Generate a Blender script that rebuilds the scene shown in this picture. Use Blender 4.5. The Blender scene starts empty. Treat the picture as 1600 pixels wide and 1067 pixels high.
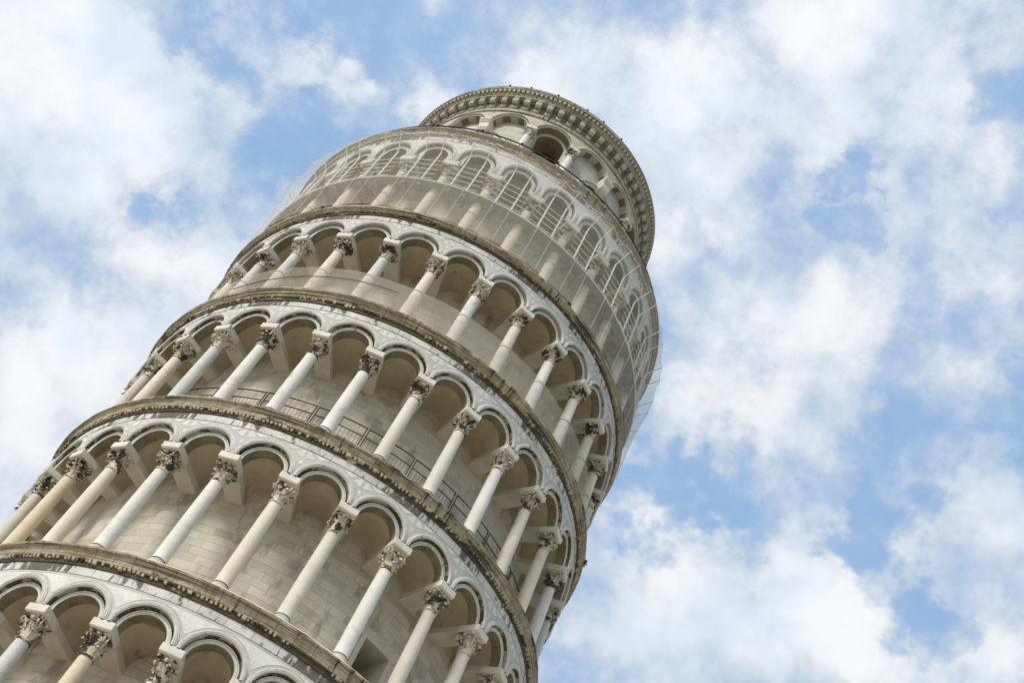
import bpy, bmesh, math, random
from mathutils import Vector, Matrix, noise
random.seed(7)
D = math.pi/180
C = bpy.context.scene.collection
SC = bpy.context.scene

# ------------------------------------------------------------------ camera, world, sun, exposure
ZB = 34.3                                  # the tower's own axis frame: base of the shaft at -ZB
CAMDIR = math.atan2(-33.93, 7.38)
lean_axis = Vector((-math.sin(CAMDIR), math.cos(CAMDIR), 0))
TOWER = Matrix.Rotation(4.0*D, 4, lean_axis)         # leans four degrees towards the viewer
cam_rows = ((0.92357126, -0.23385853, 0.30385244),
            (-0.37290994, -0.73218234, 0.56995368),
            (0.08918687, -0.63970244, -0.76343074))
Rl = Matrix(cam_rows).transposed().to_4x4()
Ml = Matrix.Translation((7.385, -33.929, -30.299+ZB)) @ Rl
cd = bpy.data.cameras.new('camera'); cam = bpy.data.objects.new('camera', cd); C.objects.link(cam)
cam.matrix_world = TOWER @ Ml
cd.sensor_width = 36; cd.lens = 1836.48/1600*36; cd.clip_end = 5000; cd.clip_start = 0.1
SC.camera = cam
CAMW = cam.matrix_world.translation.copy()
GROUND_Z = 0.0

SUN_EL, SUN_AZ = 42*D, -128*D              # direction towards the sun, azimuth from +x
w = bpy.data.worlds.new('World'); SC.world = w; w.use_nodes = True
w.cycles.sampling_method = 'MANUAL'; w.cycles.sample_map_resolution = 512
nt = w.node_tree; nt.nodes.clear(); N = nt.nodes; L = nt.links
def nn(t, **k):
    n = N.new(t)
    for a, b in k.items(): setattr(n, a, b)
    return n
def wm(op, a, b=None, c=None, clamp=False):
    n = nn('ShaderNodeMath', operation=op, use_clamp=clamp)
    for i, x in enumerate((a, b, c)):
        if x is None: continue
        if isinstance(x, (int, float)): n.inputs[i].default_value = x
        else: L.new(x, n.inputs[i])
    return n.outputs[0]
sky = nn('ShaderNodeTexSky', sky_type='NISHITA', sun_disc=False)
sky.sun_elevation = SUN_EL; sky.sun_rotation = math.pi/2 - SUN_AZ
sky.air_density = 1.0; sky.dust_density = 1.5; sky.ozone_density = 1.0
tc = nn('ShaderNodeTexCoord')
nrm = nn('ShaderNodeVectorMath', operation='NORMALIZE'); L.new(tc.outputs['Generated'], nrm.inputs[0])
sep = nn('ShaderNodeSeparateXYZ'); L.new(nrm.outputs[0], sep.inputs[0])
wz = nn('ShaderNodeTexNoise'); wz.inputs['Scale'].default_value = 5.0; wz.inputs['Detail'].default_value = 4; L.new(nrm.outputs[0], wz.inputs['Vector'])
wv = nn('ShaderNodeVectorMath', operation='MULTIPLY_ADD'); L.new(wz.outputs['Color'], wv.inputs[0]); wv.inputs[1].default_value = (.05, .05, .05); L.new(nrm.outputs[0], wv.inputs[2])
def wnoise(scale, detail, rough, dist=0.0, off=(0, 0, 0), src=None):
    m = nn('ShaderNodeVectorMath', operation='ADD'); L.new((src or wv).outputs[0], m.inputs[0]); m.inputs[1].default_value = off
    n = nn('ShaderNodeTexNoise'); n.inputs['Scale'].default_value = scale; n.inputs['Detail'].default_value = detail
    n.inputs['Roughness'].default_value = rough; n.inputs['Distortion'].default_value = dist
    L.new(m.outputs[0], n.inputs['Vector']); return n.outputs[0]
n1 = wnoise(7.0, 8, 0.60, 0.0, (2.3, 0, 0))
n2 = wnoise(22, 6, 0.62, 0.0, (5, 2, 0))
n3 = wnoise(9.0, 4, 0.55, 0.0, (1, 9, 0))
cov = wm('ADD', wm('MULTIPLY', n1, 1.7), wm('MULTIPLY', n2, 0.8))
cov = wm('SUBTRACT', cov, 0.36)
def pxdir(u, v):
    d = Vector(((u-800)/1836.48, -(v-533.5)/1836.48, -1.0))
    return (cam.matrix_world.to_3x3() @ d).normalized()
# where the banks of cloud and the blue gaps stand in this sky: direction, angular radius, weight
BLOBS = [(60,70,190,.26),(170,110,120,.16),(330,200,110,.30),(260,130,60,.16),(150,250,90,.16),(30,320,80,.12),(60,600,200,.18),(300,420,120,.10),(380,370,80,.12),(40,480,100,.1),
 (680,170,80,.24),(930,120,70,.26),(400,55,45,.16),(490,100,50,.20),(540,130,40,.12),(1100,120,110,.20),(1220,110,160,.26),(1400,80,120,.22),(1300,200,120,.14),(1120,250,110,.16),
 (1130,420,140,.16),(1330,420,120,.12),(1090,540,90,.14),(1260,620,120,.14),(1150,660,100,.12),(990,900,120,.24),(1080,980,160,.24),(1270,980,130,.24),(1400,1000,90,.2),(1530,850,100,.20),(1560,1020,90,.22),
 (620,40,110,-.24),(720,90,70,-.10),(450,230,70,-.18),(360,120,45,-.20),(300,20,50,-.10),(560,190,70,-.14),(100,370,90,-.14),(220,300,35,-.14),(240,330,60,-.10),(230,460,60,-.16),(400,300,50,-.1),(130,450,50,-.14),
 (1040,790,70,-.30),(1110,760,60,-.16),(1400,830,70,-.28),(1430,900,60,-.26),(1510,965,60,-.30),(1480,600,130,-.14),(1560,130,60,-.18),(1570,300,60,-.12),(1090,40,45,-.14),(1310,270,40,-.26),
 (1450,420,60,-.14),(1590,500,80,-.12),(830,50,120,-.20),(1330,360,45,-.16),(1200,780,80,-.10),(1400,690,80,-.14),(1560,680,70,-.1),(1250,270,30,-.1),(1090,340,40,-.12)]
bw = nn('ShaderNodeTexNoise'); bw.inputs['Scale'].default_value = 9.0; bw.inputs['Detail'].default_value = 5; bw.inputs['Roughness'].default_value = .6; L.new(nrm.outputs[0], bw.inputs['Vector'])
bs0 = nn('ShaderNodeVectorMath', operation='SUBTRACT'); L.new(bw.outputs['Color'], bs0.inputs[0]); bs0.inputs[1].default_value = (.5, .5, .5)
bs1 = nn('ShaderNodeVectorMath', operation='MULTIPLY_ADD'); L.new(bs0.outputs[0], bs1.inputs[0]); bs1.inputs[1].default_value = (.22, .22, .22); L.new(nrm.outputs[0], bs1.inputs[2])
bnr = nn('ShaderNodeVectorMath', operation='NORMALIZE'); L.new(bs1.outputs[0], bnr.inputs[0])
for (u, v, r, wt) in BLOBS:
    dd = nn('ShaderNodeVectorMath', operation='DOT_PRODUCT'); L.new(bnr.outputs[0], dd.inputs[0]); dd.inputs[1].default_value = pxdir(u, v)
    mr = nn('ShaderNodeMapRange', interpolation_type='SMOOTHERSTEP'); L.new(dd.outputs['Value'], mr.inputs[0])
    mr.inputs[1].default_value = math.cos(1.35*r/1836.48*0.92); mr.inputs[2].default_value = 1.0
    mr.inputs[3].default_value = 0; mr.inputs[4].default_value = wt*(1.05 if wt > 0 else 1.2)
    cov = wm('ADD', cov, mr.outputs[0])
al = nn('ShaderNodeMapRange', interpolation_type='SMOOTHSTEP'); L.new(cov, al.inputs[0])
al.inputs[1].default_value = 0.48; al.inputs[2].default_value = 1.24; al.inputs[3].default_value = 0.22; al.inputs[4].default_value = 0.98
bg1 = nn('ShaderNodeBackground'); bg1.inputs[1].default_value = 0.15
hs = nn('ShaderNodeMix', data_type='RGBA'); hs.inputs[0].default_value = 0.85
L.new(sky.outputs[0], hs.inputs[6]); hs.inputs[7].default_value = (1.55, 3.1, 5.5, 1)
L.new(hs.outputs[2], bg1.inputs[0])
bg2 = nn('ShaderNodeBackground')
c3 = nn('ShaderNodeMapRange', interpolation_type='SMOOTHSTEP'); L.new(n3, c3.inputs[0]); c3.inputs[1].default_value = .36; c3.inputs[2].default_value = .62
cr = nn('ShaderNodeMix', data_type='RGBA'); L.new(c3.outputs[0], cr.inputs[0])
cr.inputs[6].default_value = (0.74, 0.83, 0.93, 1); cr.inputs[7].default_value = (0.95, 0.975, 1.0, 1)
L.new(cr.outputs[2], bg2.inputs[0])
dn = nn('ShaderNodeMapRange'); L.new(cov, dn.inputs[0]); dn.inputs[1].default_value = 0.7; dn.inputs[2].default_value = 1.4
dn.inputs[3].default_value = 0.78; dn.inputs[4].default_value = 1.0
# the veiled sun brightens the cloud around it
gd = nn('ShaderNodeVectorMath', operation='DOT_PRODUCT'); L.new(nrm.outputs[0], gd.inputs[0])
gd.inputs[1].default_value = (math.cos(SUN_AZ)*math.cos(SUN_EL), math.sin(SUN_AZ)*math.cos(SUN_EL), math.sin(SUN_EL))
glow = wm('MULTIPLY', wm('POWER', wm('MAXIMUM', gd.outputs['Value'], 0.0), 6.0), 2.2)
L.new(wm('MULTIPLY', dn.outputs[0], wm('ADD', glow, 1.0)), bg2.inputs[1])
warm = nn('ShaderNodeMix', data_type='RGBA'); L.new(wm('MULTIPLY', glow, 0.6, clamp=True), warm.inputs[0])
L.new(cr.outputs[2], warm.inputs[6]); warm.inputs[7].default_value = (1.0, 0.95, 0.86, 1); L.new(warm.outputs[2], bg2.inputs[0])
mx = nn('ShaderNodeMixShader'); L.new(al.outputs[0], mx.inputs[0]); L.new(bg1.outputs[0], mx.inputs[1]); L.new(bg2.outputs[0], mx.inputs[2])
out = nn('ShaderNodeOutputWorld'); L.new(mx.outputs[0], out.inputs[0])

sl = bpy.data.lights.new('sun', 'SUN'); sl.energy = 3.0; sl.angle = 16*D; sl.color = (1.0, 0.95, 0.87)
so = bpy.data.objects.new('sun', sl); C.objects.link(so)
sd = Vector((math.cos(SUN_AZ)*math.cos(SUN_EL), math.sin(SUN_AZ)*math.cos(SUN_EL), math.sin(SUN_EL)))
so.rotation_euler = sd.to_track_quat('Z', 'Y').to_euler(); so.location = (0, -60, 80)
SC.view_settings.view_transform = 'Standard'; SC.view_settings.look = 'None'
SC.view_settings.exposure = 0.0; SC.view_settings.gamma = 1; SC.view_settings.use_curve_mapping = False

# ------------------------------------------------------------------ materials
class MT:
    def __init__(s, name):
        s.m = bpy.data.materials.new(name); s.m.use_nodes = True; s.t = s.m.node_tree
        s.b = s.t.nodes['Principled BSDF']; s.b.inputs['Roughness'].default_value = 0.8
        s.b.inputs['Specular IOR Level'].default_value = 0.25
        g = s.t.nodes.new('ShaderNodeNewGeometry'); s.pos = g.outputs['Position']; s.uvn = None
    def n(s, t, **k):
        n = s.t.nodes.new(t)
        for a, b in k.items(): setattr(n, a, b)
        return n
    def uv(s):
        if not s.uvn: s.uvn = s.n('ShaderNodeTexCoord').outputs['UV']
        return s.uvn
    def scaled(s, vec, sc, off=(0, 0, 0)):
        m = s.n('ShaderNodeMapping'); m.inputs['Scale'].default_value = sc; m.inputs['Location'].default_value = off
        s.t.links.new(vec, m.inputs[0]); return m.outputs[0]
    def noise(s, vec, scale, detail=6, rough=.6, dist=0.):
        n = s.n('ShaderNodeTexNoise'); n.inputs['Scale'].default_value = scale; n.inputs['Detail'].default_value = detail
        n.inputs['Roughness'].default_value = rough; n.inputs['Distortion'].default_value = dist
        s.t.links.new(vec, n.inputs['Vector']); return n.outputs[0]
    def step(s, x, a, b, lo=0., hi=1.):
        m = s.n('ShaderNodeMapRange', interpolation_type='SMOOTHSTEP'); s.t.links.new(x, m.inputs[0])
        for i, v in enumerate((a, b, lo, hi)): m.inputs[i+1].default_value = v
        return m.outputs[0]
    def math(s, op, a, b):
        m = s.n('ShaderNodeMath', operation=op)
        for i, x in enumerate((a, b)):
            if isinstance(x, (int, float)): m.inputs[i].default_value = x
            else: s.t.links.new(x, m.inputs[i])
        return m.outputs[0]
    def mix(s, f, a, b, mode='MIX'):
        m = s.n('ShaderNodeMix', data_type='RGBA', blend_type=mode)
        if isinstance(f, (int, float)): m.inputs[0].default_value = f
        else: s.t.links.new(f, m.inputs[0])
        for i, x in ((6, a), (7, b)):
            if isinstance(x, tuple): m.inputs[i].default_value = x+(1,) if len(x) == 3 else x
            else: s.t.links.new(x, m.inputs[i])
        return m.outputs[2]
    def bump(s, h, st=.3, d=.02):
        b = s.n('ShaderNodeBump'); b.inputs['Strength'].default_value = st; b.inputs['Distance'].default_value = d
        s.t.links.new(h, b.inputs['Height']); s.t.links.new(b.outputs[0], s.b.inputs['Normal'])
    def done(s, col):
        s.t.links.new(col, s.b.inputs['Base Color']); return s.m

def stone(name, c1, c2, sc=1.2, stain=(.10, .085, .06), thr=.62, soft=.12, ssc=2.5, amt=.8, bump=.35, vein=None):
    t = MT(name)
    a = t.step(t.noise(t.pos, sc, 8, .62, .4), .32, .68)
    col = t.mix(a, c1, c2)
    fine = t.noise(t.pos, 22, 6, .7)
    col = t.mix(t.step(fine, .25, .75, 0, .28), col, (c1[0]*.55, c1[1]*.54, c1[2]*.52))
    if vein:
        v = t.noise(t.scaled(t.pos, (1, 1, .35)), 5.5, 6, .6, 2.2)
        vm = t.step(t.math('ABSOLUTE', t.math('SUBTRACT', v, .5), 0), 0, .035, 1, 0)
        col = t.mix(t.math('MULTIPLY', vm, .55), col, vein)
    m = t.step(t.noise(t.pos, ssc, 10, .68, .3), thr, thr+soft, 0, amt)
    col = t.mix(m, col, stain)
    t.bump(t.math('ADD', fine, t.math('MULTIPLY', t.noise(t.pos, 6, 6, .6), 1.5)), bump, .02)
    return t.done(col)

def ashlar(name, cols, mortar, bw=.62, bh=.30, stain=(.14, .115, .08), thr=.60, amt=.6, seed=0):
    t = MT(name)
    wob = t.n('ShaderNodeVectorMath', operation='MULTIPLY_ADD')
    nz = t.n('ShaderNodeTexNoise'); nz.inputs['Scale'].default_value = .9; nz.inputs['Detail'].default_value = 2
    t.t.links.new(t.uv(), nz.inputs['Vector']); t.t.links.new(nz.outputs['Color'], wob.inputs[0])
    wob.inputs[1].default_value = (.16, .05, 0); t.t.links.new(t.uv(), wob.inputs[2])
    br = t.n('ShaderNodeTexBrick', offset=.43, squash=1.35, squash_frequency=3)
    t.t.links.new(wob.outputs[0], br.inputs['Vector'])
    br.inputs['Scale'].default_value = 1; br.inputs['Brick Width'].default_value = bw; br.inputs['Row Height'].default_value = bh
    br.inputs['Mortar Size'].default_value = .009; br.inputs['Mortar Smooth'].default_value = .3; br.inputs['Bias'].default_value = 0
    br.inputs['Color1'].default_value = (0, 0, 0, 1); br.inputs['Color2'].default_value = (1, 1, 1, 1); br.inputs['Mortar'].default_value = (.5, .5, .5, 1)
    ramp = t.n('ShaderNodeValToRGB'); t.t.links.new(br.outputs['Color'], ramp.inputs[0])
    el = ramp.color_ramp.elements
    while len(el) < len(cols): el.new(.5)
    for i, c in enumerate(cols): el[i].position = i/(len(cols)-1); el[i].color = c+(1,)
    cl = t.noise(t.pos, .8, 8, .6, .4)
    col = t.mix(t.step(cl, .35, .65, 0, .55), ramp.outputs[0], cols[1])
    fine = t.noise(t.pos, 18, 7, .7)
    col = t.mix(t.step(fine, .3, .75, 0, .3), col, (.22, .20, .17))
    crack = t.step(t.noise(t.pos, 2.2, 5, .6), .42, .62, .25, .85)
    col = t.mix(t.math('MULTIPLY', br.outputs['Fac'], crack), col, mortar)
    col = t.mix(t.step(t.noise(t.scaled(t.pos, (1, 1, .45)), 1.6, 10, .68, .3), thr, thr+.16, 0, amt), col, stain)
    h = t.math('SUBTRACT', t.math('MULTIPLY', fine, .6), br.outputs['Fac'])
    t.bump(h, .5, .02)
    return t.done(col)

def cornice_mat(name, dark=.55, base=(.32, .265, .175), base2=(.49, .435, .33)):
    t = MT(name)
    u = t.uv()
    col = t.mix(t.step(t.noise(t.pos, 1.4, 8, .65, .4), .35, .65), base, base2)
    col = t.mix(t.step(t.noise(t.pos, 9, 8, .7), .42, .72, 0, .55), col, (.16, .135, .09))
    # thin dark streak lines along the mouldings
    ln = t.noise(t.scaled(u, (.35, 26, 1)), 1.0, 4, .6)
    col = t.mix(t.step(ln, .50, .60, 0, .8), col, (.085, .07, .047))
    # joints between the blocks
    sx = t.n('ShaderNodeSeparateXYZ'); t.t.links.new(t.scaled(u, (1/.57, 1, 1)), sx.inputs[0])
    fr = t.math('FRACT', sx.outputs[0], 0)
    j = t.step(t.math('ABSOLUTE', t.math('SUBTRACT', fr, .5), 0), .478, .492)
    col = t.mix(t.math('MULTIPLY', j, .8), col, (.06, .05, .035))
    # black crust: big broken patches
    big = t.noise(t.scaled(u, (.55, 1.6, 1)), 1.0, 9, .70, .3)
    col = t.mix(t.step(big, .74-dark*.28, .79-dark*.28, 0, .9), col, (.05, .042, .030))
    col = t.mix(t.step(t.noise(t.pos, 4.2, 8, .7), .60, .66, 0, .75), col, (.60, .57, .50))
    run = t.noise(t.scaled(u, (7.0, .8, 1)), 1.0, 6, .65)
    gate = t.step(t.noise(t.scaled(u, (.33, .1, 1), (3.1, 0, 0)), 1.0, 3, .5), .48, .60)
    col = t.mix(t.math('MULTIPLY', t.step(run, .52, .60, 0, .9), gate), col, (.04, .034, .025))
    t.bump(t.noise(t.pos, 26, 8, .75), .7, .03)
    t.b.inputs['Roughness'].default_value = .92
    return t.done(col)

WHITE = (.64, .63, .60)
M = {}
M['marble'] = stone('white_marble', (.72, .71, .67), (.60, .585, .55), 1.6, thr=.66, amt=.55, vein=(.40, .41, .42))
M['frieze'] = None
M['abacus'] = stone('abacus_marble', (.70, .665, .59), (.60, .56, .48), 2.0, thr=.70, amt=.5)
M['beam'] = stone('beam_marble', (.60, .56, .48), (.50, .46, .38), 1.8, thr=.64, amt=.5)
M['arch'] = stone('arch_marble', (.70, .68, .635), (.54, .52, .475), 1.5, stain=(.075, .062, .045), thr=.60, soft=.08, ssc=2.2, amt=.85, vein=(.38, .39, .40))
M['arch_b'] = stone('arch_marble_clean', (.69, .675, .64), (.54, .53, .505), 1.5, stain=(.12, .10, .075), thr=.66, soft=.10, ssc=2.4, amt=.7, vein=(.38, .39, .41))
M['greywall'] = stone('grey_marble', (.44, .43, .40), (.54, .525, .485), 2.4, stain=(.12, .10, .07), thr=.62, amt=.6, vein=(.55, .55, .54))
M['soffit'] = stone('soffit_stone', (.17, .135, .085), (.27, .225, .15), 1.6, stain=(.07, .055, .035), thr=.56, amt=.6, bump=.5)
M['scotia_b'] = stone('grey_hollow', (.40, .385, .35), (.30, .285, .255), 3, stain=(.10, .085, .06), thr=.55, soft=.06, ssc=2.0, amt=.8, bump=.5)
M['scotia'] = stone('shaded_stained_hollow', (.44, .40, .33), (.34, .31, .25), 3, stain=(.05, .04, .028), thr=.46, soft=.06, ssc=2.0, amt=.9, bump=.5)  # arch hollow: shade under the outer ring painted in, plus stain patches
M['plaster'] = stone('vault_plaster', (.49, .425, .305), (.38, .325, .225), 1.1, stain=(.17, .135, .085), thr=.58, soft=.1, ssc=1.2, amt=.7, bump=.15)
M['drum'] = ashlar('drum_ashlar', [(.42, .37, .29), (.56, .52, .445), (.60, .53, .42), (.66, .63, .565)], (.27, .23, .17), .56, .27, (.22, .18, .12), .52, .7)
M['drum_upper'] = ashlar('upper_ashlar', [(.42, .38, .32), (.50, .47, .41), (.58, .55, .49), (.64, .62, .57)], (.22, .20, .17))
M['capital'] = stone('capital_marble', (.64, .59, .48), (.48, .43, .33), 5, stain=(.03, .024, .017), thr=.505, soft=.03, ssc=3.0, amt=.93, bump=.8)
M['capital_pale'] = stone('capital_marble_pale', (.66, .61, .51), (.52, .47, .38), 5, stain=(.05, .04, .028), thr=.54, soft=.03, ssc=3.0, amt=.9, bump=.7)
SH = {'w': ((.75, .73, .69), (.67, .65, .605)), 'g': ((.56, .565, .55), (.66, .655, .64)), 'o': ((.67, .56, .40), (.70, .61, .47)),
      'c': ((.73, .67, .565), (.69, .615, .50)), 'p': ((.58, .52, .46), (.64, .59, .53)), 'b': ((.70, .665, .585), (.62, .575, .49))}
for k, (a, b) in SH.items():
    M['sh_'+k] = stone('shaft_marble_'+{'w': 'white', 'g': 'grey', 'o': 'ochre', 'c': 'cream', 'p': 'rose', 'b': 'beige'}[k], a, b, 1.3,
                       stain=(.34, .285, .21), thr=.54, soft=.2, ssc=1.5, amt=.6, bump=.4, vein=(a[0]*.72, a[1]*.70, a[2]*.66))
M['cor3'] = cornice_mat('cornice_stone_third', .62)
M['cor4'] = cornice_mat('cornice_stone_fourth', .70)
M['cor5'] = cornice_mat('cornice_stone_fifth', .66)
M['cor6'] = cornice_mat('cornice_stone_sixth', .70, (.40, .35, .235), (.50, .45, .34))
M['cor7'] = cornice_mat('cornice_stone_seventh', .28, (.25, .20, .135), (.36, .305, .22))
M['corb'] = cornice_mat('cornice_stone_belfry', .25, (.44, .395, .31), (.54, .50, .42))
M['dentil'] = stone('dentil_stone', (.50, .455, .355), (.38, .335, .24), 5, stain=(.03, .025, .018), thr=.54, soft=.04, ssc=1.3, amt=.95, bump=.9)
M['crust'] = stone('black_crust', (.10, .085, .06), (.05, .042, .03), 3, stain=(.42, .38, .30), thr=.60, soft=.05, ssc=1.5, amt=.9, bump=1.)
M['lip'] = stone('dark_lip', (.07, .06, .045), (.16, .14, .10), 3, thr=.7, bump=.5)
M['dentil7'] = stone('dentil_stone_pale', (.54, .49, .40), (.44, .39, .31), 5, stain=(.09, .075, .05), thr=.60, soft=.08, ssc=1.6, amt=.8, bump=.6)
def frieze_mat():
    t = MT('frieze_marble')
    u = t.uv()
    col = t.mix(t.step(t.noise(t.pos, 1.3, 8, .6, .4), .35, .65), (.66, .65, .62), (.53, .52, .49))
    br = t.n('ShaderNodeTexBrick', offset=.5); t.t.links.new(u, br.inputs['Vector'])
    br.inputs['Scale'].default_value = 1; br.inputs['Brick Width'].default_value = .74; br.inputs['Row Height'].default_value = 1.
    br.inputs['Mortar Size'].default_value = .008
    br.inputs['Color1'].default_value = (.86, .86, .86, 1); br.inputs['Color2'].default_value = (1, 1, 1, 1); br.inputs['Mortar'].default_value = (.35, .31, .26, 1)
    col = t.mix(1., col, br.outputs['Color'], 'MULTIPLY')
    dr = t.noise(t.scaled(u, (5.5, 1.3, 1)), 1., 8, .7)
    big = t.noise(t.scaled(u, (.5, .5, 1)), 1., 3, .5)
    m = t.step(t.math('ADD', dr, t.math('MULTIPLY', big, .9)), .955, 1.04, 0, .92)
    col = t.mix(m, col, (.055, .045, .032))
    col = t.mix(t.step(t.noise(t.pos, 24, 5, .7), .3, .8, 0, .3), col, (.36, .34, .30))
    t.bump(t.noise(t.pos, 14, 6, .7), .3, .02)
    return t.done(col)
M['frieze'] = frieze_mat()
M['iron'] = stone('dark_iron', (.045, .042, .04), (.08, .07, .06), 8, thr=.7, bump=.2)
M['rust'] = stone('rusty_band', (.20, .15, .10), (.28, .22, .16), 8, thr=.7, bump=.2)
M['tube'] = stone('white_painted_tube', (.84, .83, .80), (.76, .75, .72), 3, stain=(.35, .32, .28), thr=.66, amt=.5, bump=.1)
M['galv'] = stone('galvanised_tube', (.34, .34, .33), (.26, .26, .25), 3, thr=.7, amt=.3, bump=.1)
M['plank'] = stone('grey_planks', (.22, .21, .19), (.30, .29, .26), 2.5, stain=(.12, .11, .09), thr=.6, bump=.3)
M['lamp'] = stone('black_lamp', (.02, .02, .022), (.035, .033, .03), 8, thr=.7, bump=.1)
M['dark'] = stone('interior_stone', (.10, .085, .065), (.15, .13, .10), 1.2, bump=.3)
M['recess'] = stone('shaded_stone', (.19, .155, .105), (.28, .24, .175), 3, stain=(.12, .1, .07), thr=.58, bump=.5)  # dark brown painted in for the shade on the wall between the corbels
M['bel_wall'] = stone('belfry_stone', (.52, .475, .395), (.42, .38, .305), 2.2, stain=(.2, .165, .12), thr=.55, soft=.12, ssc=2.2, amt=.7, bump=.5)
M['bel_arch'] = stone('belfry_moulding', (.60, .56, .48), (.48, .44, .37), 2.2, stain=(.2, .165, .12), thr=.58, soft=.12, ssc=2.2, amt=.7, bump=.5)
M['vous_d'] = stone('dark_voussoir', (.17, .14, .105), (.22, .185, .14), 3, bump=.3)
M['vous_l'] = stone('light_voussoir', (.48, .45, .40), (.40, .37, .32), 3, bump=.3)
M['grass'] = stone('lawn', (.06, .09, .03), (.10, .13, .05), .4, stain=(.12, .11, .05), thr=.6, bump=.8)
M['paving'] = stone('pale_paving', (.56, .50, .40), (.48, .43, .34), .6, stain=(.22, .2, .17), thr=.6, bump=.2)
def net_mat(name, alpha, col):
    t = MT(name); m = t.m; tr = t.t
    n = t.noise(t.pos, 1.3, 6, .6)
    fac = t.step(n, .3, .7, alpha-.03, alpha+.03)
    dif = t.n('ShaderNodeBsdfDiffuse'); dif.inputs[0].default_value = col+(1,)
    tl = t.n('ShaderNodeBsdfTranslucent'); tl.inputs[0].default_value = col+(1,)
    tp = t.n('ShaderNodeBsdfTransparent')
    a = t.n('ShaderNodeMixShader'); a.inputs[0].default_value = .5; tr.links.new(dif.outputs[0], a.inputs[1]); tr.links.new(tl.outputs[0], a.inputs[2])
    b = t.n('ShaderNodeMixShader'); tr.links.new(fac, b.inputs[0]); tr.links.new(tp.outputs[0], b.inputs[1]); tr.links.new(a.outputs[0], b.inputs[2])
    tr.links.new(b.outputs[0], tr.nodes['Material Output'].inputs[0])
    tr.nodes.remove(t.b)
    return m
M['net'] = net_mat('fine_mesh_net', .25, (.76, .725, .66))
M['net_dense'] = net_mat('doubled_mesh_net', .31, (.74, .70, .635))
M['net_thin'] = net_mat('thin_mesh_net', .13, (.70, .66, .59))
M['net_low'] = net_mat('fine_mesh_net_lower', .33, (.72, .68, .59))

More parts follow.
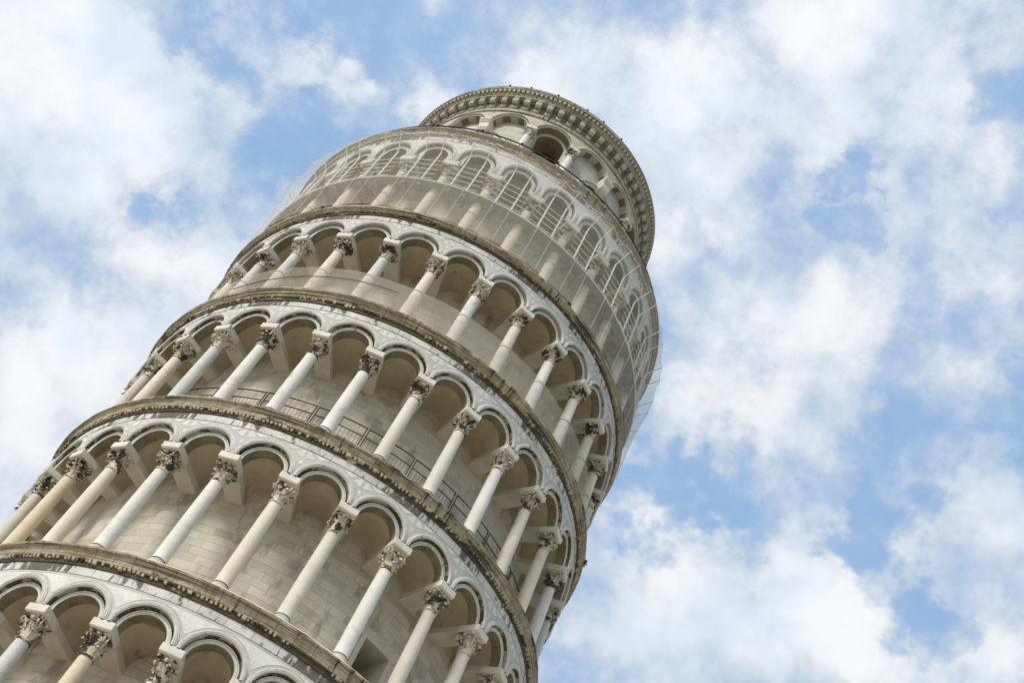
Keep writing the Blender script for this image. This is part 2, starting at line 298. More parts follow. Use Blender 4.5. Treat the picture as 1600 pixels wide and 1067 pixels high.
# ------------------------------------------------------------------ mesh helpers (cylindrical frame: r, degrees, z of the tower's axis)
def P(r, th, z): a = th*D; return (r*math.cos(a), r*math.sin(a), z+ZB)
class MB:
    def __init__(s): s.v = []; s.f = []; s.uv = []; s.mi = []
    def add(s, vs): i = len(s.v); s.v += vs; return i
    def face(s, idx, uv=None, mi=0): s.f.append(tuple(idx)); s.uv.append(uv); s.mi.append(mi)
    def sweep(s, prof, t0, t1, n, jit=0., closed=False, rref=None, mi=0, seed=0):
        rref = rref or prof[0][0]; ln = [0]
        for a, b in zip(prof, prof[1:]): ln.append(ln[-1]+math.hypot(a[0]-b[0], a[1]-b[1]))
        full = abs(t1-t0) >= 359.9; cols = n if full else n+1; base = len(s.v); m = len(prof)
        for i in range(cols):
            th = t0+(t1-t0)*i/n
            for j, (r, z) in enumerate(prof):
                dr = dz = 0
                if jit:
                    q = Vector((th*D*rref*2.2, j*.9+seed, seed)); dr = jit*noise.noise(q); dz = jit*noise.noise(q+Vector((0, 7.3, 3)))
                    q2 = Vector((th*D*rref*9, j*.7+seed, seed+4)); dr += jit*.6*noise.noise(q2)
                s.v.append(P(r+dr, th, z+dz))
        mm = m if closed else m-1
        for i in range(n):
            a = base+i*m; b = base+((i+1) % cols)*m
            u0 = (t0+(t1-t0)*i/n)*D*rref; u1 = (t0+(t1-t0)*(i+1)/n)*D*rref
            for j in range(mm):
                k = (j+1) % m; v0 = ln[j]; v1 = ln[k] if k else ln[-1]+.1
                s.face((a+j, b+j, b+k, a+k), ((u0, v0), (u1, v0), (u1, v1), (u0, v1)), mi)
    def box(s, r0, r1, t0, t1, z0, z1, n=1, mi=0, taper=0., z0b=None):
        for i in range(n):
            a = t0+(t1-t0)*i/n; b = t0+(t1-t0)*(i+1)/n
            zb = z0 if z0b is None else z0b
            i0 = s.add([P(r0, a, zb), P(r0, b, zb), P(r1-taper, b, z0), P(r1-taper, a, z0), P(r0, a, z1), P(r0, b, z1), P(r1, b, z1), P(r1, a, z1)])
            fs = [(0, 3, 2, 1), (4, 5, 6, 7), (0, 1, 5, 4), (2, 3, 7, 6)]
            if i == 0: fs.append((3, 0, 4, 7))
            if i == n-1: fs.append((1, 2, 6, 5))
            for q in fs:
                u = []
                for k in q:
                    vv = s.v[i0+k]; u.append((math.atan2(vv[1], vv[0])*8.8, vv[2]))
                s.face([i0+k for k in q], u, mi)
    def obox(s, c, ux, uy, uz, hx, hy, hz, mi=0):
        c = Vector(c); vs = []
        for z in (-1, 1):
            for (x, y) in ((-1, -1), (1, -1), (1, 1), (-1, 1)):
                vs.append(tuple(c+ux*hx*x+uy*hy*y+uz*hz*z))
        i = s.add(vs)
        for q in ((3, 2, 1, 0), (4, 5, 6, 7), (0, 1, 5, 4), (1, 2, 6, 5), (2, 3, 7, 6), (3, 0, 4, 7)):
            s.face([i+k for k in q], None, mi)
    def tube(s, pts, rad, n=6, mi=0, cap=True):
        pts = [Vector(p) for p in pts]; base = len(s.v)
        for i, p in enumerate(pts):
            d = (pts[min(i+1, len(pts)-1)]-pts[max(i-1, 0)]).normalized()
            a = d.orthogonal().normalized() if i == 0 else (a-d*a.dot(d)).normalized()
            b = d.cross(a); rr = rad[i] if isinstance(rad, (list, tuple)) else rad
            for k in range(n):
                t = 2*math.pi*k/n; s.v.append(tuple(p+(a*math.cos(t)+b*math.sin(t))*rr))
        for i in range(len(pts)-1):
            for k in range(n):
                k2 = (k+1) % n
                s.face((base+i*n+k, base+i*n+k2, base+(i+1)*n+k2, base+(i+1)*n+k), None, mi)
        if cap:
            s.face([base+k for k in range(n)][::-1], None, mi); s.face([base+(len(pts)-1)*n+k for k in range(n)], None, mi)
    def lathe(s, prof, n=24, c=(0, 0, 0), mi=0, f=None):
        base = len(s.v); m = len(prof)
        for k in range(n):
            t = 2*math.pi*k/n
            for (r, z) in prof:
                rr = f(r, z, t) if f else r
                s.v.append((c[0]+rr*math.cos(t), c[1]+rr*math.sin(t), c[2]+z))
        for k in range(n):
            a = base+k*m; b = base+((k+1) % n)*m
            for j in range(m-1): s.face((a+j, b+j, b+j+1, a+j+1), ((k/n, prof[j][1]), ((k+1)/n, prof[j][1]), ((k+1)/n, prof[j+1][1]), (k/n, prof[j+1][1])), mi)
    def mesh(s, name, mats, smooth=False, fix=True):
        me = bpy.data.meshes.new(name); me.from_pydata(s.v, [], s.f)
        uvl = me.uv_layers.new(name='UVMap')
        for poly, u in zip(me.polygons, s.uv):
            if u:
                for li, c in zip(poly.loop_indices, u): uvl.data[li].uv = c
        for i, poly in enumerate(me.polygons): poly.material_index = s.mi[i]; poly.use_smooth = smooth
        for m in (mats if isinstance(mats, (list, tuple)) else [mats]): me.materials.append(m)
        if fix:
            bm = bmesh.new(); bm.from_mesh(me); bmesh.ops.recalc_face_normals(bm, faces=bm.faces); bm.to_mesh(me); bm.free()
        if smooth:
            try: me.set_sharp_from_angle(angle=38*D)
            except Exception: pass
        return me
def link(name, me, parent=None, mw=None):
    o = bpy.data.objects.new(name, me); C.objects.link(o)
    if parent: o.parent = parent
    if mw is not None: o.matrix_local = mw
    return o
def root(name, label, cat, group=None):
    o = bpy.data.objects.new(name, None); C.objects.link(o); o.matrix_world = TOWER
    o['label'] = label; o['category'] = cat
    if group: o['group'] = group
    o.empty_display_size = .5
    return o
def bevel(o, wd=.012, seg=1):
    b = o.modifiers.new('bevel', 'BEVEL'); b.width = wd; b.segments = seg; b.limit_method = 'ANGLE'; b.angle_limit = 40*D

# ------------------------------------------------------------------ ground
def ground():
    mb = MB(); mb.face([mb.add([(-1500, -1500, 0), (1500, -1500, 0), (1500, 1500, 0), (-1500, 1500, 0)])+k for k in range(4)])
    o = link('ground', mb.mesh('ground', M['grass'])); o['kind'] = 'structure'
    mb = MB(); i = mb.add([(70*math.cos(k*6*D), 70*math.sin(k*6*D)-10, .006) for k in range(60)]); mb.face([i+k for k in range(60)])
    o = link('pavement', mb.mesh('pavement', M['paving'])); o['kind'] = 'structure'
ground()

# ------------------------------------------------------------------ the tower
tower = root('leaning_tower', 'round white marble leaning bell tower ringed by stacked open arcades', 'tower')
RF, RB = 8.82, 8.45           # arcade wall face and back
RD = 7.10                     # inner drum
COL0 = 187.222
NB = 15
HB = 6*D*8.82
cols = [COL0+12*k for k in range(NB+1)]
# storeys: name, floor lip z, own lip z, springing (abacus top), stilt, half opening, lip radius
ST = {3: dict(f=-19.9, zl=-13.669), 4: dict(f=-13.669, zl=-7.436), 5: dict(f=-7.436, zl=-1.396), 6: dict(f=-1.396, zl=4.331), 7: dict(f=4.331, zl=11.10)}
for n, s in ST.items():
    s['zs'] = s['zl']-1.86; s['st'] = 0.; s['ro'] = .62
ST[6]['zs'] = 4.331-1.72
ST[7]['zs'] = 8.78; ST[7]['st'] = .50; ST[7]['ro'] = .53
for n, s in ST.items(): s['top'] = s['zs']+s['st']+1.10      # underside of the frieze

# drum
mb = MB()
zlist = [-34.3]
mb.sweep([(9.0, -ZB), (9.0, -26.3), (9.15, -26.2), (9.15, -26.0), (RD, -25.9)], 0, 360, 180, rref=RD)
DOORS = ((302, 310, -13.5, -11.22), (208, 214, -7.25, -4.9), (230, 236, 4.5, 6.6))     # openings cut through the drum
zc = sorted({-25.9, 11.0} | {z for d in DOORS for z in d[2:]})
base = len(mb.v)
for i in range(180):
    for z in zc: mb.v.append(P(RD, 2*i, z))
nz = len(zc)
for i in range(180):
    for j in range(nz-1):
        if any(d[0] <= 2*i < d[1] and d[2] <= zc[j] < d[3] for d in DOORS): continue
        a, b = base+i*nz+j, base+((i+1) % 180)*nz+j; u0, u1 = 2*i*D*RD, 2*(i+1)*D*RD
        mb.face((a, b, b+1, a+1), ((u0, zc[j]), (u1, zc[j]), (u1, zc[j+1]), (u0, zc[j+1])))
drum = link('drum', mb.mesh('drum', M['drum'], True, fix=False), tower)
for (a0, a1, z0, z1) in DOORS:
    mb = MB(); n = int((a1-a0)/2)
    for i in range(n):
        q = lambda t, r, z: P(r, t, z)
        ta, tb = a0+2*i, a0+2*i+2
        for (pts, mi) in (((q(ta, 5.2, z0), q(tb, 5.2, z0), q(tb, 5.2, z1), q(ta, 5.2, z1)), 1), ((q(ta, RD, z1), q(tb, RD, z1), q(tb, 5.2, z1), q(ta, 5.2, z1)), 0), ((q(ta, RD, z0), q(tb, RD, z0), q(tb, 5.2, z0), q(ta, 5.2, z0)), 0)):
            k = mb.add(list(pts)); mb.face((k, k+1, k+2, k+3), None, mi)
    for t in (a0, a1):
        k = mb.add([P(RD, t, z0), P(5.2, t, z0), P(5.2, t, z1), P(RD, t, z1)]); mb.face((k, k+1, k+2, k+3), None, 0)
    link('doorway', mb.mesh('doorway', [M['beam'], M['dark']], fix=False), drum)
    mb = MB(); g = .14/RD/D
    mb.box(6.95, RD+.05, a0-g, a0+.05, z0, z1, 1); mb.box(6.95, RD+.05, a1-.05, a1+g, z0, z1, 1); mb.box(6.95, RD+.062, a0-g*1.5, a1+g*1.5, z1-.04, z1+.24, 5)
    link('door_frame', mb.mesh('door_frame', M['beam']), drum)

# --- arcade wall of one storey
def xz(x, z, r, thc): return P(r, thc+x/8.82/D, z)
def arcade_wall(s, mat, matback, bays=range(-1, NB+1)):
    mb = MB(); zs, st, top = s['zs'], s['st'], s['top']; r0 = .86; zc = zs+st
    for k in bays:
        thc = COL0+6+12*k
        xs = [-HB] + [-r0*math.cos(math.pi*i/20) for i in range(21)] + [HB]
        lo = []
        for x in xs: lo.append(zc+math.sqrt(max(0, r0*r0-x*x)) if abs(x) < r0-1e-6 else zs-.01)
        xs.insert(2, -r0+1e-4); lo[1] = zs-.01; lo.insert(2, zc)
        xs.insert(-2, r0-1e-4); lo[-2] = zs-.01; lo.insert(-2, zc)
        for i in range(len(xs)-1):
            a, b = xs[i], xs[i+1]; la, lb = lo[i], lo[i+1]
            i0 = mb.add([xz(a, la, RF, thc), xz(b, lb, RF, thc), xz(b, top+.42, RF, thc), xz(a, top+.42, RF, thc),
                         xz(a, la, RB, thc), xz(b, lb, RB, thc), xz(b, top+.42, RB, thc), xz(a, top+.42, RB, thc)])
            U = thc*D*8.82
            mb.face((i0, i0+1, i0+2, i0+3), ((U+a, la), (U+b, lb), (U+b, top), (U+a, top)))
            mb.face((i0+5, i0+4, i0+7, i0+6), None); mb.face((i0+4, i0+5, i0+1, i0), None)
    return mb.mesh('arcade', mat, fix=False)
def archivolt_mesh(s, thc, mats, name='archivolt', rr=8.82, prof=None, soff=None):
    ro, st, zs = s['ro'], s['st'], s['zs']; zc = zs+st
    if prof is None:
        g = (.92-.62); k = lambda q: ro+(q-.62)/.30*(.92-ro)
        prof = [(k(.62), 8.40), (k(.62), 8.72), (k(.632), 8.735), (k(.685), 8.737), (k(.693), 8.722), (k(.700), 8.722), (k(.708), 8.745), (k(.725), 8.752), (k(.738), 8.742), (k(.744), 8.70), (k(.770), 8.665), (k(.776), 8.665),
                (k(.780), 8.85), (k(.790), 8.885), (k(.812), 8.905), (k(.828), 8.905), (k(.838), 8.885), (k(.846), 8.885), (k(.856), 8.90), (k(.872), 8.895), (k(.882), 8.862), (k(.915), 8.858), (k(.918), 8.80)]
    mb = MB(); m = len(prof); path = []
    if st: path += [(1, 0, -st), (1, 0, -st*.5)]
    nph = 28
    for i in range(nph+1): t = math.pi*i/nph; path.append((math.cos(t), math.sin(t), 0))
    if st: path += [(-1, 0, -st*.5), (-1, 0, -st)]
    base = 0
    sd = random.random()*50
    for (c, sn, dz) in path:
        for j, (ro_, r) in enumerate(prof):
            jj = .006*noise.noise(Vector((c*9+sd, sn*9, j*.8)))
            x = (ro_+jj)*c; z = zc+dz+(ro_+jj)*sn
            mb.v.append(P(r+jj, thc+x/rr/D, z))
    for i in range(len(path)-1):
        for j in range(m-1):
            a = i*m+j; b = (i+1)*m+j
            mi = 0
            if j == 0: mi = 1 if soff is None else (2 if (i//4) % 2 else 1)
            elif j in (9, 10, 11) and soff is None and len(mats) > 3: mi = 3  # hollow faces take the darker colour that imitates their shade
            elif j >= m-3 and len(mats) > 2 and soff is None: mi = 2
            mb.face((a, b, b+1, a+1), None, mi)
    return mb.mesh(name, mats, True, fix=False)
def flip_out(me):   # normals away from the wall
    return me
def vault_mesh(s, bays=range(-1, NB+1)):
    mb = MB(); zs, st = s['zs'], s['st']
    for k in bays:
        thc = COL0+6+12*k; base = len(mb.v); NR, NP = 5, 18
        for i in range(NR+1):
            f = i/NR; r = RB+.02-(RB+.02-RD+.05)*f
            a = r*6*D-.272; b = (.66 if not st else .62)*(1-f)+.52*f
            for j in range(NP+1):
                t = math.pi*j/NP; x = a*math.cos(t); z = zs+st+b*math.sin(t)
                mb.v.append(P(r, thc+x/r/D, z))
        for i in range(NR):
            for j in range(NP):
                a0 = base+i*(NP+1)+j; mb.face((a0, a0+1, a0+NP+2, a0+NP+1))
        # stilt sides and the fill behind the arch wall
        if st:
            for sgn in (-1, 1):
                q = []
                for r in (RB+.02, RD-.03):
                    a = (r*6*D-.272)*sgn
                    q += [P(r, thc+a/r/D, zs-.02), P(r, thc+a/r/D, zs+st)]
                i0 = mb.add(q); mb.face((i0, i0+2, i0+3, i0+1))
    return mb.mesh('vault', M['plaster'], True, fix=False)
def inlay_mesh(s, lvl, kk):
    mb = MB(); zs = s['zs']+s['st']; top = s['top']; R1, R0 = RF+.007, RF-.02
    def poly(pts, thc, mi=0):
        n = len(pts); i = mb.add([xz(x, z, R1, thc) for x, z in pts]+[xz(x, z, R0, thc) for x, z in pts])
        mb.face([i+k for k in range(n)], None, mi)
        for k in range(n): mb.face((i+k, i+(k+1) % n, i+n+(k+1) % n, i+n+k), None, mi)
    for k in (kk,):
        thc = cols[k]; rn = random.Random(k*7+lvl)
        if lvl in (3,):
            # one white panel inset from the grey border
            xs = [-.80+1.6*i/20 for i in range(21)]; prev = None
            for i in range(20):
                q = []
                for x in (xs[i], xs[i+1]):
                    h2 = .99**2-(HB-abs(x))**2
                    lo = math.sqrt(h2) if h2 > 0 else 0
                    q.append((x, zs+max(lo, .42), zs+1.00))
                (xa, la, ta), (xb, lb, tb) = q
                if la < ta-.005 and lb < tb-.005:
                    poly([(xa, la), (xb, lb), (xb, tb), (xa, ta)], thc)
        else:
            e = .02
            poly([(0, zs+.46), (.055, zs+.58), (0, zs+.70), (-.055, zs+.58)], thc)
            if lvl == 6 or lvl == 7:
                for g in (-1, 1):
                    poly([(g*.03, zs+.74), (g*.17, zs+.80), (g*.22, zs+.98), (g*.09, zs+.90)], thc)
                    poly([(g*.27, zs+1.05), (g*.30, zs+.93), (g*.60, zs+1.05)], thc)
            else:
                for g in (-1, 1):
                    poly([(g*.045, zs+.76), (g*.30, zs+.86), (g*.12, zs+1.04), (g*.045, zs+1.04)], thc)
                    poly([(g*.22, zs+1.05), (g*.40, zs+.91), (g*.70, zs+1.05)], thc)
    return mb.mesh('inlay', M['marble'])

# --- cornice of one storey
def cornice(n, s, mat, dmat):
    zl = s['zl']; h0 = s['top']+.32-zl       # underside relative to the lip
    zb = h0
    if n == 7:
        prof = [(RF-.1, zb), (RF+.06, zb), (RF+.08, zb+.10), (RF+.02, zb+.12), (RF+.04, -.42), (RF+.10, -.40), (RF+.12, -.28), (RF+.17, -.16), (RF+.22, -.12), (RF+.24, -.10), (RF+.24, 0), (RF+.18, .03)]
    elif n == 6:
        prof = [(RF-.1, zb), (RF+.04, zb), (RF+.04, zb+.05), (RF+.04, zb+.11), (RF+.11, zb+.12), (RF+.13, -.20), (RF+.16, -.13), (RF+.20, -.10), (RF+.24, -.085), (RF+.25, 0), (RF+.19, .03)]
    elif n == 5:
        prof = [(RF-.1, zb), (RF+.05, zb), (RF+.04, zb+.08), (RF+.04, zb+.115), (RF+.125, zb+.12), (RF+.13, -.24), (RF+.18, -.22), (RF+.19, -.14), (RF+.24, -.12), (RF+.27, -.07), (RF+.27, 0), (RF+.2, .03)]
    else:
        prof = [(RF-.1, zb), (RF+.03, zb), (RF+.035, zb+.12), (RF+.125, zb+.122), (RF+.13, -.28), (RF+.135, -.20), (RF+.15, -.13), (RF+.20, -.085), (RF+.21, -.06), (RF+.25, -.055), (RF+.26, 0), (RF+.20, .03)]
    prof = [(r, zl+z) for r, z in prof]
    mb = MB(); mb.sweep(prof, 0, 360, 720, jit=.016, rref=9.0, seed=n*3.3)
    # dentil course: small worn blocks with black gaps; part of the cornice stones
    rnd = random.Random(n); cnt = {3: 270, 4: 270, 5: 250, 6: 340, 7: 300}[n]
    zt = zl+zb+.118
    mb.sweep([(RF+.012, zt-.19), (RF+.05, zt-.175), (RF+.052, zt-.004)], 0, 360, 360, rref=9.0, mi=2, jit=.006)
    for i in range(cnt):
        th = 170+220*i/cnt
        gate = noise.noise(Vector((th*.07, n*5.1, 0)))
        if rnd.random() < {3: .12, 4: .10, 5: .45, 6: .15, 7: .03}[n]+(.35 if gate > .25 and n < 7 else 0): continue
        wd = 220/cnt*rnd.uniform(.48, .66); pr = rnd.uniform(.085, .125); h = rnd.uniform(.055, .085)
        if rnd.random() < .10: wd *= 1.7; h *= 1.3; pr *= 1.2
        if n == 6: h *= .7; pr *= .7
        mb.box(RF-.02, RF+.02+pr, th, th+wd, zt-h, zt+.004, 1, taper=.02, mi=1)
    c = link('cornice', mb.mesh('cornice', [mat, dmat, M['crust'] if n < 7 else dmat, M['lip']], True), tower)
    # thin dark flashing line laid on the lip
    # gallery floor behind the cornice
    mb = MB(); mb.sweep([(RF+.2, zl+.029), (RF+.02, zl+.16), (RF-.0, zl+.20), (RD-.05, zl+.22)], 0, 360, 240, rref=8.5)
    link('gallery_floor', mb.mesh('gallery_floor', M['paving'], True), tower)
    # underside closing from the arcade wall back to the vaults is inside the masonry
    return c

CM = {3: ('cor3', 'dentil'), 4: ('cor4', 'dentil'), 5: ('cor5', 'dentil'), 6: ('cor6', 'dentil'), 7: ('cor7', 'dentil7')}
for n, s in ST.items():
    wallm = M['greywall'] if n != 7 else M['marble']
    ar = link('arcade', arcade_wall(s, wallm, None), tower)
    for k in range(NB+1): link('inlay', inlay_mesh(s, n, k), ar)
    mb = MB(); zf = s['top']
    top = s['zl']-.3
    mb.sweep([(RF-.01, zf-.005), (RF+.016, zf), (RF+.018, zf+.33), (RF-.01, zf+.34)], 168, 392, 260, rref=8.84, jit=.006, seed=n)
    link('frieze', mb.mesh('frieze', M['frieze'], True), ar)
    link('vault', vault_mesh(s), ar)
    am = M['arch'] if n in (3, 4, 5) else M['arch_b']
    for k in range(-1, NB+1):
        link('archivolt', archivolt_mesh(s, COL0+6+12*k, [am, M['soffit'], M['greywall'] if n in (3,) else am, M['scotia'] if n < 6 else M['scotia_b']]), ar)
    cornice(n, s, M[CM[n][0]], M[CM[n][1]])
    # slab over the vaults so the gallery is closed
    mb = MB(); zt = s['top']+.30; mb.sweep([(RF-.05, zt), (RD-.05, zt)], 0, 360, 120); link('gallery_ceiling', mb.mesh('gallery_ceiling', M['plaster']), ar)
# floor ring below the lowest gallery
mb = MB(); zl = -19.9
mb.sweep([(8.7, zl-.6), (8.9, zl-.4), (9.08, zl-.06), (9.08, zl), (8.82, zl+.2), (RD-.05, zl+.22)], 0, 360, 240, rref=8.5)
link('cornice', mb.mesh('cornice', M['cor3'], True), tower)

# --- capitals (three carvings), bases, abaci, beams, shafts; made at the origin, axis z, +x facing outwards
def leaf(mb, ang, z0, h, r0, out, wd, rnd):
    NT, NW = 8, 4; pts = []
    ca, sa = math.cos(ang), math.sin(ang)
    curl = rnd.uniform(.85, 1.15); base = len(mb.v)
    for side in (0, 1):
        for i in range(NT+1):
            t = i/NT
            if t < .72: zz = z0+h*t/.72*.98; rr = r0+out*.42*(t/.72)**2
            else:
                q = (t-.72)/.28*math.pi*.95*curl; rr = r0+out*(.42+.30*(1-math.cos(q))); zz = z0+h*(.98+.10*math.sin(q)-.17*(q/math.pi)**2)
            lobe = 1+.22*math.cos(t*22)
            ww = wd*(.75+.5*math.sin(min(1, t*1.1)*math.pi*.9))*lobe*(1 if t < .8 else 1-.45*(t-.8)/.2)
            for j in range(NW+1):
                u = j/NW*2-1; d = rr-.022*u*u*1.6+(.012 if abs(u) < .3 else 0)-side*.018; y = ww*u*.5
                mb.v.append((ca*d-sa*y, sa*d+ca*y, zz))
    W = NW+1; S = (NT+1)*W
    for i in range(NT):
        for j in range(NW):
            a = base+i*W+j; mb.face((a, a+1, a+W+1, a+W)); mb.face((a+S, a+S+W, a+S+W+1, a+S+1))
    for i in range(NT):
        a = base+i*W; mb.face((a, a+W, a+W+S, a+S)); a = base+i*W+NW; mb.face((a, a+S, a+W+S, a+W))
    a = base+NT*W
    for j in range(NW): mb.face((a+j, a+j+1, a+j+1+S, a+j+S))
def capital_mesh(seed, mat, broken=0.15, H=.62):
    rnd = random.Random(seed); mb = MB()
    mb.lathe([(.165, -.02), (.205, -.015), (.215, .012), (.205, .04), (.172, .05), (.158, .12), (.160, .30), (.185, .48), (.215, .58), (.215, H)], 20)
    for tier, (z0, h, out, wd, off) in enumerate(((.05, .235, .15, .125, 0), (.16, .30, .20, .12, 22.5))):
        for k in range(8):
            if rnd.random() < broken: continue
            leaf(mb, (k*45+off+rnd.uniform(-4, 4))*D, z0+rnd.uniform(-.01, .01), h*rnd.uniform(.9, 1.08), .168, out*rnd.uniform(.8, 1.15), wd, rnd)
    for k in range(4):           # corner scrolls
        a = (45+90*k)*D
        if rnd.random() < broken*.6: continue
        for sgn in (-1, 1):
            pts = []; rad = []
            for i in range(15):
                t = i/14
                if t < .5: rr = .19+.15*(t/.5)**1.3; z = .30+.24*(t/.5)
                else:
                    q = (t-.5)/.5*math.pi*1.9; c = .062*(1-.45*(t-.5)/.5); rr = .335+c*math.sin(q)+.0; z = .478+c*math.cos(q)
                y = sgn*(.030+.05*(1-t)); pts.append((math.cos(a)*rr-math.sin(a)*y, math.sin(a)*rr+math.cos(a)*y, z)); rad.append(.026-.006*t)
            mb.tube(pts, rad, 6)
    for k in range(4):           # flower on each face and inner scrolls
        a = 90*k*D
        c = (math.cos(a)*.285, math.sin(a)*.285, .555)
        mb.lathe([(.0, -.045), (.035, -.035), (.05, 0), (.035, .035), (0, .045)], 8, c)
        for sgn in (-1, 1):
            pts = []
            for i in range(10):
                q = i/9*math.pi*1.7; cc = .045*(1-.05*i); y = sgn*(.10+cc*math.cos(q)); z = .46+cc*math.sin(q); rr = .25
                pts.append((math.cos(a)*rr-math.sin(a)*y, math.sin(a)*rr+math.cos(a)*y, z))
            mb.tube(pts, .018, 5)
    # concave-sided top plate
    n = 32; ring = []
    for k in range(n):
        t = k/n*2*math.pi; sq = .285/max(abs(math.cos(t)), abs(math.sin(t))); sq = min(sq, .375); r = sq*(.90+.10*abs(math.sin(2*t)))
        ring.append((r*math.cos(t), r*math.sin(t)))
    i0 = mb.add([(x*.93, y*.93, .595) for x, y in ring]+[(x, y, .615) for x, y in ring]+[(x, y, .66) for x, y in ring])
    for k in range(n):
        k2 = (k+1) % n
        mb.face((i0+k, i0+k2, i0+n+k2, i0+n+k)); mb.face((i0+n+k, i0+n+k2, i0+2*n+k2, i0+2*n+k))
    mb.face([i0+k for k in range(n)][::-1]); mb.face([i0+2*n+k for k in range(n)])
    mb.v = [tuple(Vector(v)+.010*Vector((noise.noise(Vector(v)*14+Vector((seed, 0, 0))), noise.noise(Vector(v)*14+Vector((0, seed, 5))), noise.noise(Vector(v)*14+Vector((3, 0, seed)))))) for v in mb.v]
    return mb.mesh('capital', mat, True)
CAPS = [capital_mesh(11, M['capital'], .10), capital_mesh(23, M['capital'], .22), capital_mesh(31, M['capital_pale'], .12), capital_mesh(44, M['capital'], .30),
        capital_mesh(57, M['capital'], .16), capital_mesh(68, M['capital_pale'], .25), capital_mesh(79, M['capital'], .40)]
mb = MB(); mb.lathe([(.29, 0), (.29, .09), (.275, .095), (.285, .13), (.285, .16), (.26, .19), (.225, .20), (.215, .235), (.235, .25), (.24, .275), (.225, .30), (.198, .31), (.195, .34)], 28)
mb.obox((0, 0, -.09), Vector((1, 0, 0)), Vector((0, 1, 0)), Vector((0, 0, 1)), .29, .29, .095)
BASE = mb.mesh('base', M['abacus'], True)
# abacus: a deep block with a chamfered lower edge
mb = MB()
def slab(mb, x0, x1, y, z0, z1, ch):
    i = mb.add([(x0, -y+ch, z0), (x1-ch, -y+ch, z0), (x1-ch, y-ch, z0), (x0, y-ch, z0), (x0, -y, z0+ch), (x1, -y, z0+ch), (x1, y, z0+ch), (x0, y, z0+ch), (x0, -y, z1), (x1, -y, z1), (x1, y, z1), (x0, y, z1)])
    for q in ((3, 2, 1, 0), (0, 1, 5, 4), (1, 2, 6, 5), (2, 3, 7, 6), (3, 0, 4, 7), (4, 5, 9, 8), (5, 6, 10, 9), (6, 7, 11, 10), (7, 4, 8, 11), (8, 9, 10, 11)): mb.face([i+k for k in q])
slab(mb, -.30, .375, .302, -.245, 0, .03); ABA = mb.mesh('abacus', M['abacus'])
mb = MB(); slab(mb, -1.48, -.302, .288, -.23, -.003, .015); BEAM = mb.mesh('impost_beam', M['beam'])
mb = MB(); slab(mb, -.30, .385, .318, -.30, 0, .02); mb.obox((.02, 0, .06), Vector((1, 0, 0)), Vector((0, 1, 0)), Vector((0, 0, 1)), .33, .30, .06); ABA7 = mb.mesh('abacus', M['abacus'])
SHM = {}
def shaft_mesh(key, h, r0=.212, r1=.183):
    k2 = (key, round(h, 3), r0)
    if k2 in SHM: return SHM[k2]
    prof = [(r0*1.06, 0), (r0*1.06, .03), (r0, .07)]
    for i in range(1, 13): t = i/12; prof.append((r0+(r1-r0)*t+.006*math.sin(t*math.pi), .07+(h-.14)*t))
    prof += [(r1, h-.06), (r1*1.0, h)]
    mb = MB(); mb.lathe(prof, 28); SHM[k2] = mb.mesh('column', M['sh_'+key], True); return SHM[k2]
mb = MB(); mb.lathe([(.185, -.018), (.213, -.018), (.213, .018), (.185, .018)], 24); BAND = mb.mesh('clamp_band', M['rust'], True)

RC_ = 8.50
SHADE = {3: 'bwbcbgocwcwbwgbc', 4: 'bgpocwwcbwpbbgcb', 5: 'pbpcgwwwbbwbcwgb', 6: 'bbcggcgcwbwwbcbb', 7: 'bbbccbbccbbcbbcb'}
NAMEC = {'w': 'white', 'g': 'grey', 'o': 'ochre yellow', 'c': 'cream', 'p': 'dull rose', 'b': 'beige'}
rnd = random.Random(5)
for n, s in ST.items():
    zb = s['f']+.24; ztop = s['zs']-.255-.645; hs = ztop-(zb+.18)
    for k, th in enumerate(cols):
        a = th*D
        key = SHADE[n][k]
        jr = rnd.uniform(-.012, .012)
        mw = Matrix.Translation(((RC_+jr)*math.cos(a), (RC_+jr)*math.sin(a), zb+.18+ZB)) @ Matrix.Rotation(a, 4, 'Z')
        co = link('column', shaft_mesh(key, hs), tower, mw)
        co['label'] = NAMEC[key]+' marble shaft'
        link('base', BASE, co, Matrix.Translation((0, 0, -.19)) @ Matrix.Rotation(rnd.uniform(-.03, .03), 4, 'Z') @ Matrix.Diagonal((.90, .90, .60, 1)))
        cp = link('capital', CAPS[rnd.choice((0, 1, 2, 3, 4, 5, 6, 4) if n < 7 else (2, 2, 0))], co, Matrix.Translation((0, 0, hs-.01)) @ Matrix.Rotation(math.pi/2*rnd.randrange(4)+rnd.uniform(-.04, .04), 4, 'Z'))
        ab = link('abacus', ABA if n < 7 else ABA7, co, Matrix.Translation((0, 0, s['zs']-(zb+.18)))); bevel(ab, .01)
        bm_ = link('impost_beam', BEAM, co, Matrix.Translation((0, 0, s['zs']-(zb+.18)))); bevel(bm_, .008)
        if n == 6 or (n == 7 and k % 2):
            link('clamp_band', BAND, co, Matrix.Translation((0, 0, hs*(.52 if n == 6 else .4)+rnd.uniform(-.05, .05))))

